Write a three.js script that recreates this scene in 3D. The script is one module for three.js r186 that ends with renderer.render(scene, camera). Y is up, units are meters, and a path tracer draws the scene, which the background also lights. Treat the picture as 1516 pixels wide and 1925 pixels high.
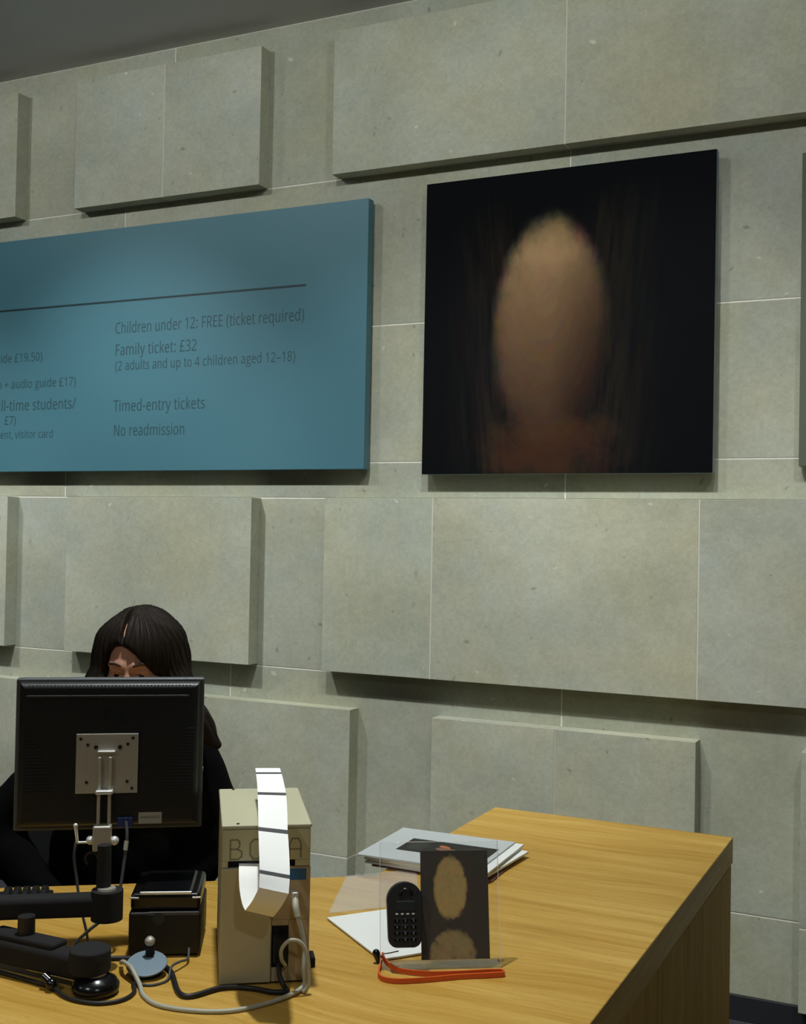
import * as THREE from 'three';
import { RoundedBoxGeometry } from 'three/addons/geometries/RoundedBoxGeometry.js';
import { mergeGeometries, mergeVertices } from 'three/addons/utils/BufferGeometryUtils.js';
import { MarchingCubes } from 'three/addons/objects/MarchingCubes.js';
import { TextGeometry } from 'three/addons/geometries/TextGeometry.js';
import { FontLoader } from 'three/addons/loaders/FontLoader.js';

// ------------------------------------------------------------------ camera, light levels, exposure
const scene = new THREE.Scene();
scene.background = new THREE.Color(0x000000);
const camera = new THREE.PerspectiveCamera(47.52, 1516 / 1925, 0.05, 60);
camera.position.set(0, 1.6, 0);
camera.rotation.set(0.0186176, 0.445556, 0.0189722, 'YXZ');
scene.add(camera);
const renderer = new THREE.WebGLRenderer({ antialias: true });
renderer.toneMapping = THREE.LinearToneMapping;
renderer.toneMappingExposure = 1.0;
renderer.shadowMap.enabled = true;
const LAMP_COLOUR = new THREE.Color().setRGB(0.96, 1.0, 0.99);
// round ceiling lamps: [x, z, candela, tilt toward the stone wall in degrees, half angle of the beam]
const CEILING = 3.667, WALL = -4.033;
const LAMPS = [
  [-4.6, -2.23, 14, 39, 0.5], [-3.2, -2.23, 17, 39, 0.5], [-1.8, -2.23, 10.5, 37, 0.5], [-0.95, -2.23, 11.5, 39, 0.52], [0.3, -2.23, 7, 39, 0.52],
  [-4.35, -2.23, 3.0, 70, 1.3], [-3.05, -2.23, 3.0, 70, 1.3], [-1.75, -2.23, 3.0, 70, 1.3], [-0.45, -2.23, 3.9, 70, 1.3],
  [-1.3, -2.0, 20, 0, 0.75], [-4.8, 1.2, 11, 0, 1.25], [-1.8, 1.2, 13, 0, 1.25], [1.5, 0.9, 15, 0, 1.25],
];

// ------------------------------------------------------------------ helpers
let seed = 7;
const rnd = () => { seed = (seed * 1664525 + 1013904223) >>> 0; return seed / 4294967296; };
const used = {};
function numbered(name) { const k = used[name] = (used[name] ?? -1) + 1; return k ? name + '_' + String(k).padStart(3, '0') : name; }
function tag(o, label, category, group, kind) {
  if (label) o.userData.label = label;
  if (category) o.userData.category = category;
  if (group) o.userData.group = group;
  if (kind) o.userData.kind = kind;
  return o;
}
function thing(name, label, category, pos = [0, 0, 0], turn = 0, group) {
  const o = new THREE.Group(); o.name = numbered(name); o.position.set(...pos); o.rotation.y = turn; scene.add(o);
  return tag(o, label, category, group);
}
function structure(name, parent) {
  const o = new THREE.Group(); o.name = name; (parent || scene).add(o); o.userData.kind = 'structure'; return o;
}
function part(name, geometry, material, parent, pos, rot) {
  const g = Array.isArray(geometry) ? join(geometry) : geometry;
  const m = new THREE.Mesh(g, material); m.castShadow = m.receiveShadow = true;
  m.name = parent === scene ? numbered(name) : name;
  if (parent !== scene) { const n = parent.children.filter((c) => c.name.replace(/_\d{3}$/, '') === name).length; if (n) m.name += '_' + String(n).padStart(3, '0'); }
  if (pos) m.position.set(...pos);
  if (rot) m.rotation.set(...rot);
  parent.add(m); return m;
}
function join(list) {
  return mergeGeometries(list.map((g) => { const q = g.index ? g.toNonIndexed() : g.clone(); for (const k of Object.keys(q.attributes)) if (!['position', 'normal', 'uv'].includes(k)) q.deleteAttribute(k); q.morphAttributes = {}; return q; }));
}
const at = (g, x = 0, y = 0, z = 0, rx = 0, ry = 0, rz = 0) => { g.applyMatrix4(new THREE.Matrix4().compose(new THREE.Vector3(x, y, z), new THREE.Quaternion().setFromEuler(new THREE.Euler(rx, ry, rz)), new THREE.Vector3(1, 1, 1))); return g; };
const box = (w, h, d, x = 0, y = 0, z = 0, r = 0.002, seg = 1) => at(new RoundedBoxGeometry(w, h, d, seg, Math.min(r, w / 2.01, h / 2.01, d / 2.01)), x, y, z);
const span = (x0, x1, y0, y1, z0, z1, r, seg) => box(x1 - x0, y1 - y0, z1 - z0, (x0 + x1) / 2, (y0 + y1) / 2, (z0 + z1) / 2, r, seg);
const cyl = (r0, r1, h, x = 0, y = 0, z = 0, seg = 28, rx = 0, ry = 0, rz = 0) => at(new THREE.CylinderGeometry(r0, r1, h, seg), x, y, z, rx, ry, rz);
const ball = (r, x = 0, y = 0, z = 0, s = 20) => at(new THREE.SphereGeometry(r, s, Math.round(s * 0.7)), x, y, z);
const lathe = (pts, seg = 40) => new THREE.LatheGeometry(pts.map((p) => new THREE.Vector2(...p)), seg);
const V = (...a) => new THREE.Vector3(...a);
const tube = (pts, r, n = 80, rs = 10, closed = false) => new THREE.TubeGeometry(new THREE.CatmullRomCurve3(pts.map((p) => V(...p)), closed, 'centripetal'), n, r, rs, closed);
// uv in metres taken from the face's own plane, with an offset so that neighbours differ
function metric(g, ox = 0, oy = 0) {
  const q = g.index ? g.toNonIndexed() : g; const p = q.attributes.position, n = q.attributes.normal, uv = new Float32Array(p.count * 2);
  for (let i = 0; i < p.count; i += 3) {
    let nx = 0, ny = 0, nz = 0;
    for (let k = 0; k < 3; k++) { nx += Math.abs(n.getX(i + k)); ny += Math.abs(n.getY(i + k)); nz += Math.abs(n.getZ(i + k)); }
    for (let k = i; k < i + 3; k++) {
      const x = p.getX(k), y = p.getY(k), z = p.getZ(k);
      const [a, b] = ny >= nx && ny >= nz ? [x, z] : nx >= nz ? [z, y] : [x, y];
      uv[k * 2] = a + ox; uv[k * 2 + 1] = b + oy;
    }
  }
  q.setAttribute('uv', new THREE.BufferAttribute(uv, 2)); return q;
}

// ------------------------------------------------------------------ procedural textures
function hash(ix, iy, s) { let h = Math.imul(ix, 374761393) + Math.imul(iy, 668265263) + Math.imul(s, 974634777); h = Math.imul(h ^ (h >>> 13), 1274126177); return ((h ^ (h >>> 16)) >>> 0) / 4294967296; }
function noise(u, v, fx, fy, s) {            // value noise on the unit square that wraps round
  const x = u * fx, y = v * fy, ix = Math.floor(x), iy = Math.floor(y); let a = x - ix, b = y - iy; a = a * a * (3 - 2 * a); b = b * b * (3 - 2 * b);
  const w = (i, f) => ((i % f) + f) % f, x0 = w(ix, fx), x1 = w(ix + 1, fx), y0 = w(iy, fy), y1 = w(iy + 1, fy);
  return (hash(x0, y0, s) * (1 - a) + hash(x1, y0, s) * a) * (1 - b) + (hash(x0, y1, s) * (1 - a) + hash(x1, y1, s) * a) * b;
}
function picture(w, h, f, metres, srgb = true) {
  const d = new Uint8Array(w * h * 4);
  for (let y = 0; y < h; y++) for (let x = 0; x < w; x++) { const c = f(x / w, y / h), i = (y * w + x) * 4; for (let k = 0; k < 3; k++) d[i + k] = Math.max(0, Math.min(255, c[k])); d[i + 3] = 255; }
  const t = new THREE.DataTexture(d, w, h); t.wrapS = t.wrapT = THREE.RepeatWrapping; t.magFilter = THREE.LinearFilter; t.minFilter = THREE.LinearMipmapLinearFilter; t.generateMipmaps = true;
  if (srgb) t.colorSpace = THREE.SRGBColorSpace; if (metres) t.repeat.set(1 / metres[0], 1 / metres[1]); t.needsUpdate = true; return t;
}
function canvasMap(w, h, draw) {
  const c = document.createElement('canvas'); c.width = w; c.height = h; draw(c.getContext('2d'), w, h);
  const t = new THREE.CanvasTexture(c); t.colorSpace = THREE.SRGBColorSpace; t.needsUpdate = true; return t;
}
// limestone: soft clouds, fine grain, a scatter of small dark pits and pale fossil flecks
const flecks = []; for (let i = 0; i < 150; i++) flecks.push([rnd(), rnd(), 0.0012 + rnd() * rnd() * 0.004, rnd() * 3.1, 0.35 + rnd() * 0.65, rnd() < 0.72 ? -1 : 1]);
const cells = {}; for (const f of flecks) { for (let dx = -1; dx <= 1; dx++) for (let dy = -1; dy <= 1; dy++) { const k = ((Math.floor(f[0] * 32) + dx + 32) % 32) + ',' + ((Math.floor(f[1] * 32) + dy + 32) % 32); (cells[k] ??= []).push(f); } }
function stoneAt(u, v) {
  let t = (noise(u, v, 4, 5, 1) - 0.5) * 16 + (noise(u, v, 11, 13, 2) - 0.5) * 14 + (noise(u, v, 38, 44, 3) - 0.5) * 8 + (noise(u, v, 150, 170, 4) - 0.5) * 10 + (noise(u, v, 500, 512, 5) - 0.5) * 12;
  const warm = (noise(u, v, 6, 7, 8) - 0.5) * 9 + (noise(u, v, 24, 20, 9) - 0.5) * 7;
  for (const [fx, fy, r, a, k, s] of cells[Math.floor(u * 32) + ',' + Math.floor(v * 32)] ?? []) {
    let dx = u - fx, dy = v - fy; const c = Math.cos(a), n = Math.sin(a), p = (dx * c + dy * n) / 1.9, q = -dx * n + dy * c, d = Math.hypot(p, q) / r;
    if (d < 1) t += s * k * 42 * (1 - d * d);
  }
  return [t, warm];
}
const stoneColour = picture(1024, 1024, (u, v) => { const [t, w] = stoneAt(u, v); return [196 + t + w * 0.5, 198 + t, 177 + t - w]; }, [2.1, 2.1]);
const stoneBump = picture(512, 512, (u, v) => { const t = 128 + stoneAt(u, v)[0] * 2.2; return [t, t, t]; }, [2.1, 2.1], false);
const grain = (u, v) => {
  const bend = (noise(u, v, 5, 6, 21) - 0.5) * 0.05 + (noise(u, v, 12, 9, 22) - 0.5) * 0.016, y = v + bend;
  const wide = noise(u, ((y % 1) + 1) % 1, 3, 34, 23), mid = noise(u, ((y % 1) + 1) % 1, 7, 110, 24), fine = noise(u, ((y % 1) + 1) % 1, 24, 420, 25), pore = noise(u, v, 90, 512, 26);
  return (wide - 0.5) * 20 + (mid - 0.5) * 18 + (fine - 0.5) * 15 - (pore > 0.8 ? (pore - 0.8) * 80 : 0) + (noise(u, v, 6, 8, 27) - 0.5) * 12;
};
const woodColour = picture(1024, 1024, (u, v) => { const g = grain(u, v); return [188 + g * 0.8, 149 + g * 0.95, 69 + g]; }, [1.5, 1.0]);
const woodBump = picture(512, 512, (u, v) => { const g = 128 + grain(u, v) * 1.4; return [g, g, g]; }, [1.5, 1.0], false);
const woodUpright = woodColour.clone(); woodUpright.rotation = Math.PI / 2; woodUpright.repeat.set(1 / 1.5, 1 / 1.0); woodUpright.needsUpdate = true;
const speckle = picture(256, 256, (u, v) => { const t = 128 + (noise(u, v, 128, 128, 31) - 0.5) * 120 + (noise(u, v, 40, 40, 32) - 0.5) * 50; return [t, t, t]; }, [0.08, 0.08], false);
const carpet = picture(512, 512, (u, v) => { const t = (noise(u, v, 256, 256, 41) - 0.5) * 22 + (noise(u, v, 12, 12, 42) - 0.5) * 8; return [62 + t, 63 + t, 68 + t]; }, [1, 1]);
const plaster = picture(512, 512, (u, v) => { const t = (noise(u, v, 200, 200, 51) - 0.5) * 6 + (noise(u, v, 5, 5, 52) - 0.5) * 6; return [176 + t, 176 + t, 174 + t]; }, [2, 2]);
const knit = picture(256, 256, (u, v) => { const t = 128 + Math.sin(u * 402) * 34 + Math.sin(v * 402) * 34 + (noise(u, v, 60, 60, 61) - 0.5) * 60; return [t, t, t]; }, [0.25, 0.25], false);

const std = (o) => new THREE.MeshStandardMaterial(o);
const phy = (o) => new THREE.MeshPhysicalMaterial(o);
const stoneTones = [[1, 1, 1], [0.965, 0.97, 0.985], [1.0, 0.985, 0.955], [0.975, 0.985, 0.97]].map((c) => std({ map: stoneColour, bumpMap: stoneBump, bumpScale: 0.0016, roughness: 0.88, color: new THREE.Color().setRGB(...c.map((x) => x * 0.9)) }));
const M = {
  mortar: std({ color: 0xefecdf, roughness: 0.95 }),
  mortarDull: std({ color: 0xd9d5c5, roughness: 0.95 }), mortarGrey: std({ color: 0xc5c0ae, roughness: 0.95 }),
  ceiling: std({ color: 0xcacacc, roughness: 0.95, bumpMap: speckle, bumpScale: 0.0003 }),
  plaster: std({ map: plaster, roughness: 0.95 }),
  carpet: std({ map: carpet, bumpMap: speckle, bumpScale: 0.002, roughness: 0.98 }),
  skirting: std({ color: 0x24272b, roughness: 0.6, bumpMap: speckle, bumpScale: 0.0002 }),
  oak: phy({ map: woodColour, bumpMap: woodBump, bumpScale: 0.0003, roughness: 0.45, specularIntensity: 0.6 }),
  oakUpright: phy({ map: woodUpright, bumpMap: woodBump, bumpScale: 0.0003, roughness: 0.65, specularIntensity: 0.5 }),
  black: std({ color: 0x101112, roughness: 0.45, bumpMap: speckle, bumpScale: 0.0002 }),
  blackMatt: std({ color: 0x0b0b0c, roughness: 0.85, bumpMap: speckle, bumpScale: 0.0003 }),
  blackGloss: std({ color: 0x0b0c0e, roughness: 0.22 }),
  rubber: std({ color: 0x151516, roughness: 0.6 }),
  steel: std({ color: 0xb7b2a4, roughness: 0.4, metalness: 0.45, bumpMap: speckle, bumpScale: 0.00008 }),
  chrome: std({ color: 0xf0f0ee, roughness: 0.28, metalness: 0.55 }),
  beige: std({ color: 0xbdb891, roughness: 0.5, bumpMap: speckle, bumpScale: 0.0002 }),
  beigeLid: std({ color: 0xbcb99b, roughness: 0.45, bumpMap: speckle, bumpScale: 0.0002 }),
  beigeDull: std({ color: 0xb5ab88, roughness: 0.55, bumpMap: speckle, bumpScale: 0.0002 }),
  paper: std({ color: 0xf6f6f2, roughness: 0.75 }),
  sheet: std({ color: 0xe6e9e5, roughness: 0.8 }),
  ticketBar: std({ color: 0x47474a, roughness: 0.8 }),
  screw: std({ color: 0x2a2926, roughness: 0.5, metalness: 0.5 }),
  greyCable: std({ color: 0xa8a696, roughness: 0.5 }),
  darkCable: std({ color: 0x45464a, roughness: 0.5 }),
  blackCable: std({ color: 0x121214, roughness: 0.5 }),
  acrylic: phy({ color: 0xffffff, roughness: 0.03, transmission: 1, thickness: 0, ior: 1.49 }),
  acrylicHazy: phy({ color: 0xffffff, roughness: 0.08, transmission: 0.86, thickness: 0, ior: 1.49 }),
  acrylicEdge: phy({ color: 0xffffff, roughness: 0.5, transmission: 0.55, thickness: 0 }),
  orange: std({ color: 0xd25a20, roughness: 0.6, bumpMap: knit, bumpScale: 0.0004 }),
  blueLabel: std({ color: 0x2c5f92, roughness: 0.5 }),
  slate: std({ color: 0x6d818e, roughness: 0.45 }),
  lampGlow: std({ color: 0xffffff, emissive: LAMP_COLOUR, emissiveIntensity: 12 }),
  white: std({ color: 0xdcdcd8, roughness: 0.5 }),
};

// ------------------------------------------------------------------ the room
const floor = structure('floor');
part('carpet', metric(span(-9, 5, -0.1, 0, -4.3, 5, 0.001)), M.carpet, floor);
const ceiling = structure('ceiling');
part('ceiling_slab', metric(span(-9, 5, CEILING, CEILING + 0.12, -4.3, 5, 0.001)), M.ceiling, ceiling);
for (const [n, a] of [['wall_left', [-9.2, -9, 0, CEILING, -4.3, 5]], ['wall_right', [5, 5.2, 0, CEILING, -4.3, 5]], ['wall_front', [-9.2, 5.2, 0, CEILING, 5, 5.2]]]) part('plaster', metric(span(...a, 0.001)), M.plaster, structure(n));

const wall = structure('wall_back');
part('mortar_bed', metric(span(-9, 5, 0, CEILING, WALL - 0.26, WALL - 0.0016, 0.001)), M.mortar, wall);
const JOINT = 0.0026;
let tone = 0;
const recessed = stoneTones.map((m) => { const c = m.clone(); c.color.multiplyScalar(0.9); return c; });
function stone(x0, x1, y0, y1, z0, z1, tones = stoneTones, parent = wall) {
  const g = metric(span(x0 + JOINT, x1 - JOINT, y0 + JOINT, y1 - JOINT, z0, z1, 0.0012), rnd() * 2, rnd() * 2);
  return part('stone_block', g, tones[(tone++ * 7 + 3) % 4], parent);
}
// recessed courses, then the blocks that stand 70 mm proud of them
const COURSES = [[0, 0.35], [0.35, 1.052], [1.052, 1.735], [1.735, 1.875], [1.875, 2.409], [2.409, 3.003], [3.003, CEILING]];
const CUTS = [[-4.6, -3.05, -1.28, 0.6, 2.4, 4.4], [-4.2, -2.7, -1.28, 0.3, 2.4, 4.4], [-4.6, -3.05, -1.5, 0.9, 2.4], [-5.6, -3.6, -1.28, 0.9, 3.2], [-4.8, -3.0, -1.28, 0.2, 2.2, 4], [-5.2, -3.3, -1.28, 0.6, 2.6], [-4.6, -3.05, -1.0, 0.9, 2.4]];
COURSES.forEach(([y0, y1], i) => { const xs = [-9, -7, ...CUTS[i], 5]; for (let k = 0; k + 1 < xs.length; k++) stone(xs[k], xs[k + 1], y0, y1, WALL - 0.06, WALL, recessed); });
const PROUD = 0.07, PROUD_BLOCKS = [
  ...[[-5.4, -4.6], [-4.6, -3.866], [-3.53, -3.05], [-3.05, -2.565], [-2.232, -1.281], [-1.281, -0.33], [-0.33, 0.6], [0.93, 1.9], [1.9, 2.87]].map(([a, b]) => [a, b, 3.0, 3.572]),
  ...[[-5.6, -4.7], [-4.7, -3.868], [-3.527, -2.567], [-2.235, -1.771], [-1.771, -0.787], [-0.787, 0.2], [0.53, 1.5], [1.5, 2.47]].map(([a, b]) => [a, b, 1.058, 1.737]),
  ...[[-6.2, -4.4], [-4.4, -3.0], [-3.0, -2.1], [-1.761, -1.281], [-1.281, -0.785], [-0.453, 0.5], [0.5, 1.4], [1.75, 2.7]].flatMap(([a, b]) => [[a, b, 0.352, 0.921], [a, b, 0.08, 0.352]]),
];
for (const [x0, x1, y0, y1] of PROUD_BLOCKS) stone(x0, x1, y0, y1, WALL + 0.0005, WALL + PROUD);
for (const [y0, y1, xs] of [[3.002, 3.57, [-4.6, -3.05, -1.281, -0.33, 1.9]], [1.06, 1.735, [-4.7, -1.771, -0.787, 1.5]], [0.082, 0.919, [-4.4, -3.0, -1.281, 0.5, 1.4]]]) for (const x of xs) part('mortar_joint', span(x - 0.003, x + 0.003, y0, y1, WALL + 0.001, WALL + PROUD - 0.0014, 0.0003), y1 < 1 ? M.mortarGrey : M.mortarDull, wall);
for (const [x0, x1] of [[-6.2, -2.103], [-1.758, -0.788], [-0.45, 1.4], [1.753, 2.697]]) part('mortar_joint', span(x0, x1, 0.3488, 0.3552, WALL + 0.001, WALL + PROUD - 0.001, 0.0003), M.mortar, wall);
const skirting = structure('baseboard_back');
part('skirting_board', metric(span(-9, 5, 0.0, 0.082, WALL, WALL + 0.016, 0.002)), M.skirting, skirting);

// ------------------------------------------------------------------ ceiling downlights
LAMPS.forEach(([x, z, cd, lean, cone], i) => {
  const beam = lean > 60 ? 'wall washer' : lean ? 'tilted downlight' : 'downlight', names = ['farthest left of the tilted row along the stone wall', 'second from the left in the tilted row', 'third from the left in the tilted row', 'fourth from the left in the tilted row', 'rightmost of the tilted row along the stone wall', 'leftmost wall washer, left of the teal board', 'above the left half of the teal board', 'between the teal board and the picture', 'rightmost wall washer, right of the picture', 'alone above the clerk\'s counter', 'left of the row over the visitors', 'middle of the row over the visitors', 'right of the row over the visitors'];
  const t = thing('ceiling_downlight', 'round white ceiling ' + beam + ', ' + names[i], 'downlight', [x, CEILING, z], 0);
  part('trim_ring', lathe([[0.062, 0], [0.064, -0.012], [0.084, -0.012], [0.088, -0.006], [0.088, 0]], 36), M.white, t);
  part('glowing_lens', cyl(0.062, 0.062, 0.004, 0, -0.005, 0, 32), M.lampGlow, t);
  const s = new THREE.SpotLight(LAMP_COLOUR, cd, 0, cone, 1, 2); s.position.set(0, -0.03, 0); s.target.position.set(0, -0.03 - Math.cos(lean * Math.PI / 180), -Math.sin(lean * Math.PI / 180));
  s.castShadow = true; s.shadow.radius = 3; s.name = 'downlight_beam'; t.add(s); t.add(s.target); s.target.name = 'beam_target';
});

// ------------------------------------------------------------------ the things on the wall
// teal tariff board; only the words the photograph shows
const BX0 = -4.75, BX1 = -2.069, BY0 = 1.846, BY1 = 2.896, BZ = WALL + 0.06;
const boardMap = canvasMap(2048, 802, (c, w, h) => {
  c.fillStyle = '#4a7b89'; c.fillRect(0, 0, w, h);
  const X = (x) => (x - BX0) / (BX1 - BX0) * w, Y = (y) => (BY1 - y) / (BY1 - BY0) * h, S = w / (BX1 - BX0);
  c.fillStyle = '#18343a'; c.fillRect(0, Y(2.583), X(-2.342), S * 0.009);
  c.fillStyle = 'rgba(38,66,72,0.86)'; c.textBaseline = 'alphabetic';
  const put = (text, x0, x1, y, size, right) => { c.font = `${S * size}px sans-serif`; const wide = c.measureText(text).width; const f = x1 !== null && x0 !== null ? (X(x1) - X(x0)) / wide : 0.9; c.save(); c.translate(right ? X(x1) - wide * f : X(x0), Y(y)); c.scale(f, 1); c.fillText(text, 0, 0); c.restore(); };
  put('Children under 12: FREE (ticket required)', -3.292, -2.346, 2.438, 0.066);
  put('Family ticket: £32', -3.29, -2.859, 2.344, 0.066);
  put('(2 adults and up to 4 children aged 12–18)', -3.287, -2.383, 2.278, 0.058);
  put('Timed-entry tickets', -3.291, -2.812, 2.102, 0.066);
  put('No readmission', -3.289, -2.911, 1.996, 0.066);
  const tail = (text, x1, y, size) => put(text, null, x1, y, size, true);
  tail('guide £19.50)', -3.695, 2.341, 0.056); tail('p + audio guide £17)', -3.5, 2.222, 0.056); tail('full-time students/', -3.497, 2.121, 0.066); tail('£7)', -3.842, 2.059, 0.056); tail('ent, visitor card', -3.622, 1.995, 0.05);
});
const boardPaint = std({ color: 0x4a7b89, roughness: 0.5 }), boardFace = std({ map: boardMap, roughness: 0.5 });
const board = thing('tariff_board', 'wide teal board of ticket prices hung high on the stone wall', 'sign', [(BX0 + BX1) / 2, BY0, BZ]);
part('panel', span(-(BX1 - BX0) / 2, (BX1 - BX0) / 2, 0, BY1 - BY0, -0.042, -0.0006, 0.0015), boardPaint, board);
part('printed_face', at(new THREE.PlaneGeometry(BX1 - BX0 - 0.002, BY1 - BY0 - 0.002), 0, (BY1 - BY0) / 2, 0), boardFace, board);
for (const x of [-1, 0, 1]) part('wall_batten', span(x * 0.9 - 0.03, x * 0.9 + 0.03, 0.1, 0.95, -0.06, -0.042, 0.001), M.skirting, board);

// square dark print: a plain stand-in in the same colours
const daub = (c, list) => { for (const [x, y, rx, ry, a, col] of list) { c.save(); c.translate(x, y); c.rotate(a); c.fillStyle = col; c.beginPath(); c.ellipse(0, 0, rx, ry, 0, 0, 6.3); c.fill(); c.restore(); } };
const printMap = canvasMap(1024, 1024, (c, w, h) => {
  c.fillStyle = '#0b0d10'; c.fillRect(0, 0, w, h);
  let s = 11; const r = () => { s = (s * 1664525 + 1013904223) >>> 0; return s / 4294967296; };
  // long brown upright brush marks, then a tan oval built from overlapping marks that turn browner downward
  for (let i = 0; i < 1300; i++) { const side = r() < 0.5 ? -1 : 1, t = r(), x = 475 + side * (150 + 230 * t) + (r() - 0.5) * 80, y = 150 + r() * 880; daub(c, [[x, y, 3 + r() * 8, 40 + r() * 100, side * 0.1, `rgba(${36 + r() * 14},${30 + r() * 9},${22 + r() * 7},${0.14 * (1 - t)})`]]); }
  for (let i = 0; i < 9000; i++) {
    const a = r() * 6.283, q = Math.sqrt(r()), x = 470 + Math.cos(a) * q * 205, y = 540 + Math.sin(a) * q * 385;
    const down = Math.max(0, Math.min(1, (y - 300) / 520)), across = Math.max(0, (x - 470) / 205);
    const k = Math.max(0.02, 0.94 - 0.76 * Math.sqrt(down) - 0.36 * across), e = 1 - q * q * q * 0.96;
    daub(c, [[x, y, 9 + r() * 18, 14 + r() * 32, (r() - 0.5) * 0.8, `rgba(${44 + 142 * k},${29 + 122 * k},${22 + 86 * k},${0.085 * e})`]]);
  }
  for (let i = 0; i < 260; i++) { const t = (r() + r() + r()) / 3 - 0.5, x = 470 + t * 640, y = 850 + r() * 180; daub(c, [[x, y, 30 + r() * 30, 22 + r() * 20, r(), `rgba(${62 + r() * 12},${40 + r() * 8},${29 + r() * 6},0.1)`]]); }
});
const PX0 = -1.822, PX1 = -0.746, PY0 = 1.824, PY1 = 2.92;
const print = thing('wall_picture', 'square dark wall picture with a tan oval, right of the teal board', 'picture', [(PX0 + PX1) / 2, PY0, WALL + 0.062]);
part('panel', span(-(PX1 - PX0) / 2, (PX1 - PX0) / 2, 0, PY1 - PY0, -0.036, -0.0006, 0.0015), std({ color: 0x7d9298, roughness: 0.4, metalness: 0.2 }), print);
part('printed_face', at(new THREE.PlaneGeometry(PX1 - PX0 - 0.001, PY1 - PY0 - 0.001), 0, (PY1 - PY0) / 2, 0), phy({ map: printMap, roughness: 0.8, specularIntensity: 0.15 }), print);
for (const y of [0.08, 0.97]) part('wall_batten', span(-0.45, 0.45, y, y + 0.04, -0.062, -0.036, 0.001), M.skirting, print);

// next board along, of which only the left edge shows
const next = thing('wall_board', 'grey-green board at the right edge, only its left side in view', 'sign', [0.1, 1.845, WALL + 0.05]);
part('panel', span(-0.572, 0.572, 0, 1.03, -0.036, 0, 0.0015), std({ color: 0x5d6553, roughness: 0.7 }), next);
for (const x of [-0.3, 0.3]) part('wall_batten', span(x - 0.03, x + 0.03, 0.08, 0.95, -0.05, -0.036, 0.001), M.skirting, next);

// ------------------------------------------------------------------ the oak counter
const TOP = 0.76, TH = Math.PI / 180 * 35.5, UX = Math.cos(TH), UZ = -Math.sin(TH), NX = Math.sin(TH), NZ = Math.cos(TH);
const wing = (s, n) => [-1.285 - UX * s + NX * n, -2.567 - UZ * s + NZ * n];      // along the angled wing from the inner corner, and out toward the visitors
const frontZ = (-1.0 / NZ) * -1;                                                        // depth of the wing measured along z
const fx = (x) => { const [a, b] = wing(0, 1.0); return b + (x - a) * (UZ / UX); };
const outline = [[-0.566, -3.391], [-0.566, fx(-0.566)], wing(1.85, 1.0), wing(1.85, 0), [-1.285, -2.567], [-1.285, -3.391]];
const counter = thing('counter', 'angled oak ticket counter with a return toward the stone wall', 'counter');
{
  const s = new THREE.Shape(outline.map(([x, z]) => new THREE.Vector2(x, -z)));
  const g = new THREE.ExtrudeGeometry(s, { depth: 0.07, bevelEnabled: true, bevelThickness: 0.0015, bevelSize: 0.0015, bevelOffset: -0.0015, bevelSegments: 1 });
  at(g, 0, TOP - 0.0715, 0, -Math.PI / 2); part('worktop', metric(g), M.oak, counter);
  const H = TOP - 0.0795;
  const panel = (x0, z0, x1, z1, thick, h = H) => { const L = Math.hypot(x1 - x0, z1 - z0); const g = metric(span(0, L, 0.0, h, -thick, 0, 0.002), x0, 0); return at(g, x0, 0, z0, 0, Math.atan2(-(z1 - z0), x1 - x0)); };
  part('end_panel', panel(-0.569, fx(-0.569) - 0.004, -0.569, -3.388, 0.03), M.oakUpright, counter);
  part('back_panel', panel(-0.6, -3.388, -1.282, -3.388, 0.03), M.oakUpright, counter);
  part('inner_panel', panel(-1.282, -3.357, -1.282, -2.6, 0.03), M.oakUpright, counter);
  const [wx, wz] = wing(1.84, 0.985), [ex, ez] = [-0.5695, fx(-0.5695) - 0.0185];
  part('front_panel', panel(wx, wz, ex, ez, 0.03), M.oakUpright, counter);
  part('shadow_gap_rail', [panel(-0.58, fx(-0.58) - 0.03, -0.58, -3.37, 0.018, TOP - 0.0716)], M.blackMatt, counter);
}

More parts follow.
